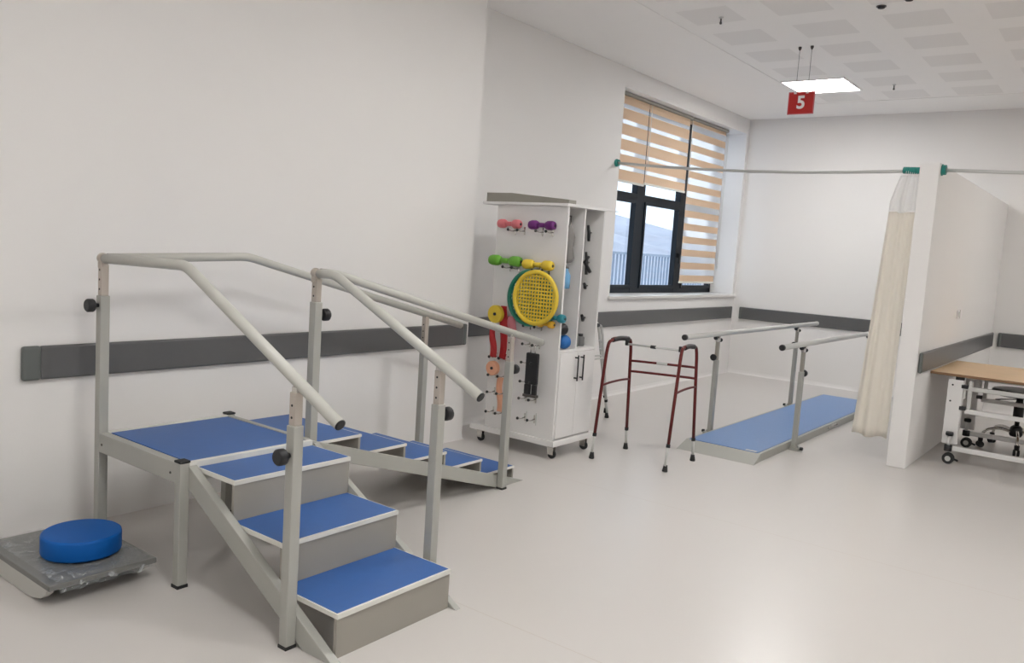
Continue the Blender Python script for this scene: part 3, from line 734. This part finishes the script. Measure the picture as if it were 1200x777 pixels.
# ------------------------------------------------------------------ parallel bars
pb = Thing('parallel_bars', (8.05, 2.55, 0), 'walking parallel bars on grey posts over a low blue walkway', 'parallel bars')
b = MB()
b.box(6.26, 9.86, 2.235, 2.87, 0, .062, 0)
b.add([(6.10, 2.225, 0), (6.10, 2.88, 0), (6.26, 2.235, .062), (6.26, 2.87, .062), (6.26, 2.235, 0), (6.26, 2.87, 0)], [(0, 2, 3, 1), (0, 4, 2), (1, 3, 5)], 0)
b.add([(10.02, 2.225, 0), (10.02, 2.88, 0), (9.86, 2.235, .062), (9.86, 2.87, .062), (9.86, 2.235, 0), (9.86, 2.87, 0)], [(0, 1, 3, 2), (0, 2, 4), (1, 5, 3)], 0)
pb.part('platform', b, 'steel_paint')
pb.part('walkway_mat', MB().box(6.265, 9.86, 2.262, 2.845, .062, .067), 'blue2', label='blue vinyl walkway mat')
pb.part('corner_badge', MB().box(6.268, 6.31, 2.28, 2.37, .067, .0675), 'satin')
hg = MB(); hg.box(8.10, 8.26, 2.232, 2.235, .02, .05); pb.part('hinge', hg, 'satin')
pb.part('hinge', MB().tube([(8.0, 2.231, .03), (8.3, 2.231, .03)], .006, n=8), 'chrome')
for x, y, s in ((6.925, 2.195, -1), (6.875, 2.935, 1), (8.99, 2.195, -1), (8.98, 2.935, 1)):
    o = pb.part('post', MB().box(x-.024, x+.024, y-.019, y+.019, .022, .67), 'steel_paint', bevel=.004)
    pb.part('inner_tube', MB().box(x-.018, x+.018, y-.014, y+.014, .67, .835), 'board', bevel=.003, under=o)
    pb.part('foot_plate', MB().box(x-.045, x+.045, min(y-.03*s, y+.05*s), max(y-.03*s, y+.05*s), 0.001, .022).box(x-.02, x+.02, y-.03, y+.03, .022, .04), 'steel_paint', bevel=.003, under=o)
    pb.part('foot_bolt', MB().lathe((x+.0, y+.052*s, .02), (0, s, 0), [(0, .014), (.02, .014), (.024, .01)], n=12), 'black', under=o)
    sgn = 1 if s < 0 else -1
    kx = 1 if s < 0 else -1
    pb.part('clamp_knob', MB().lathe((x+kx*.024, y, .65 if s < 0 else .70), (kx, 0, 0), [(0, .008), (.02, .008), (.022, .024), (.05, .03), (.058, .024)], n=14), 'black', under=o)
    h = pb.part('swivel_head', MB().box(x-.03, x+.03, y-.012, y+.012, .835, .875).box(x-.014, x+.014, y-.02, y+.02, .865, .885), 'chrome', bevel=.003)
    for k, zz in ((-1, .872), (1, .848)): pb.part('head_knob', MB().lathe((x+k*.03, y, zz), (k, 0, 0), [(0, .008), (.012, .008), (.014, .018), (.032, .018), (.036, .012)], n=12), 'black', under=h)
for y, x0, x1 in ((2.935, 6.20, 9.62), (2.185, 6.37, 9.78)):
    o = pb.part('bar', MB().tube([(x0, y, .906), (x1, y, .906)], .0225, n=18), 'satin')
    for e, d in ((x0, -1), (x1, 1)): pb.part('end_plug', MB().lathe((e, y, .906), (d, 0, 0), [(-.01, .0245), (.012, .0245), (.018, .018)], n=16), 'black' if d < 0 else 'satin', under=o)

# ------------------------------------------------------------------ exercise table and stool
tb = Thing('exercise_table', (8.15, .4, 0), 'plywood-topped treatment table on a white wheeled frame beside the partition', 'table')
tb.part('tabletop', MB().box(7.575, 8.80, -.75, 1.338, .728, .75, 1, top=0), ['plywood', 'ply_edge'], bevel=.003)
for x in (7.62, 8.50):
    l = tb.part('leg', MB().box(x-.02, x+.02, 1.085, 1.20, .16, .70), 'white', bevel=.004)
    for yy, zz in ((1.165, .655), (1.17, .52)): tb.part('bolt', MB().lathe((x-.02, yy, zz), (-1, 0, 0), [(0, .008), (.006, .007)], n=8), 'black', under=l)
    l2 = tb.part('leg', MB().box(x-.02, x+.02, -.65, -.535, .16, .70), 'white', bevel=.004)
    tb.part('foot_rail', MB().box(x-.02, x+.02, -.70, 1.14, .105, .145), 'white', bevel=.004)
    tb.part('top_rail', MB().box(x-.018, x+.018, -.66, 1.08, .62, .655), 'satin', bevel=.004)
    tb.part('middle_rail', MB().box(x-.014, x+.014, -.66, 1.06, .43, .465), 'white', bevel=.004)
    tb.part('height_strut', MB().box(x-.012, x+.012, 1.02, 1.05, .44, .70), 'satin', bevel=.003)
    tb.part('short_strut', MB().box(x-.01, x+.01, 1.065, 1.082, .55, .66), 'satin', bevel=.003)
    for z in (.655, .475): tb.part('clamp', MB().box(x-.026, x+.016, 1.05, 1.10, z-.02, z+.012), 'black', bevel=.005)
    tb.part('leg_cap', MB().box(x-.022, x+.022, 1.085, 1.15, .70, .728), 'black', bevel=.004)
    for y in (1.14, -.6):
        s = tb.part('castor', MB().lathe((x-.05, y, .105), (0, 0, 1), [(0, .03), (.05, .03)], n=14), 'black')
        tb.part('height_knob', MB().lathe((x-.05, y, .235), (0, 0, 1), [(0, .026), (.01, .03), (.03, .028)], n=14), 'black', under=s)
        tb.part('brake_stem', MB().tube([(x-.05, y, .15), (x-.05, y, .24)], .012, n=10), 'white', under=s)
        tb.part('wheel', MB().lathe((x-.075, y-.01, .045), (1, 0, 0), [(0, .03), (.002, .045), (.012, .045), (.014, .030), (.036, .030), (.038, .045), (.048, .045), (.05, .03)], n=22), 'rubber', under=s)
        tb.part('wheel_hub', MB().lathe((x-.078, y-.01, .045), (1, 0, 0), [(0, .022), (.055, .022)], n=16), 'satin', under=s)
        tb.part('brake_lever', MB().tube([(x-.05, y-.03, .05), (x-.05, y-.085, .035)], .009, n=8), 'black', under=s)
st = Thing('wheeled_stool', (8.72, .78, 0), 'black-seated stool on castors standing under the plywood table', 'stool')
sxx, syy = 8.72, .78
st.part('seat', MB().lathe((sxx, syy, .50), (0, 0, 1), [(0, .20), (.008, .225), (.045, .23), (.058, .215), (.062, .02)], n=36), 'black')
st.part('gas_column', MB().lathe((sxx, syy, .205), (0, 0, 1), [(0, .02), (.10, .02), (.101, .042), (.21, .042), (.25, .028), (.295, .028)], n=20), 'black')
st.part('height_lever', MB().tube([(sxx, syy+.02, .47), (sxx-.02, syy+.14, .455), (sxx-.02, syy+.19, .44)], [.005, .005, .010], n=8), 'black')
st.part('hub', MB().lathe((sxx, syy, .13), (0, 0, 1), [(0, .045), (.02, .055), (.08, .05), (.10, .03)], n=20), 'black')
for k in range(5):
    a = 2.05+2*PI*k/5; ca, sa = math.cos(a), math.sin(a)
    l = st.part('leg', MB().tube(smooth_path([(sxx+.04*ca, syy+.04*sa, .17), (sxx+.14*ca, syy+.14*sa, .19), (sxx+.25*ca, syy+.25*sa, .165), (sxx+.29*ca, syy+.29*sa, .09)], 5), .013, n=10), 'chrome')
    st.part('castor', MB().lathe((sxx+.29*ca, syy+.29*sa, .052), (0, 0, 1), [(0, .02), (.045, .022)], n=12), 'black', under=l)
    for s in (-1, 1): st.part('wheel', MB().lathe((sxx+.29*ca-sa*.006*s, syy+.29*sa+ca*.006*s, .029), (-sa*s, ca*s, 0), [(0, .029), (.018, .029), (.02, .022)], n=16), 'rubber', under=l)
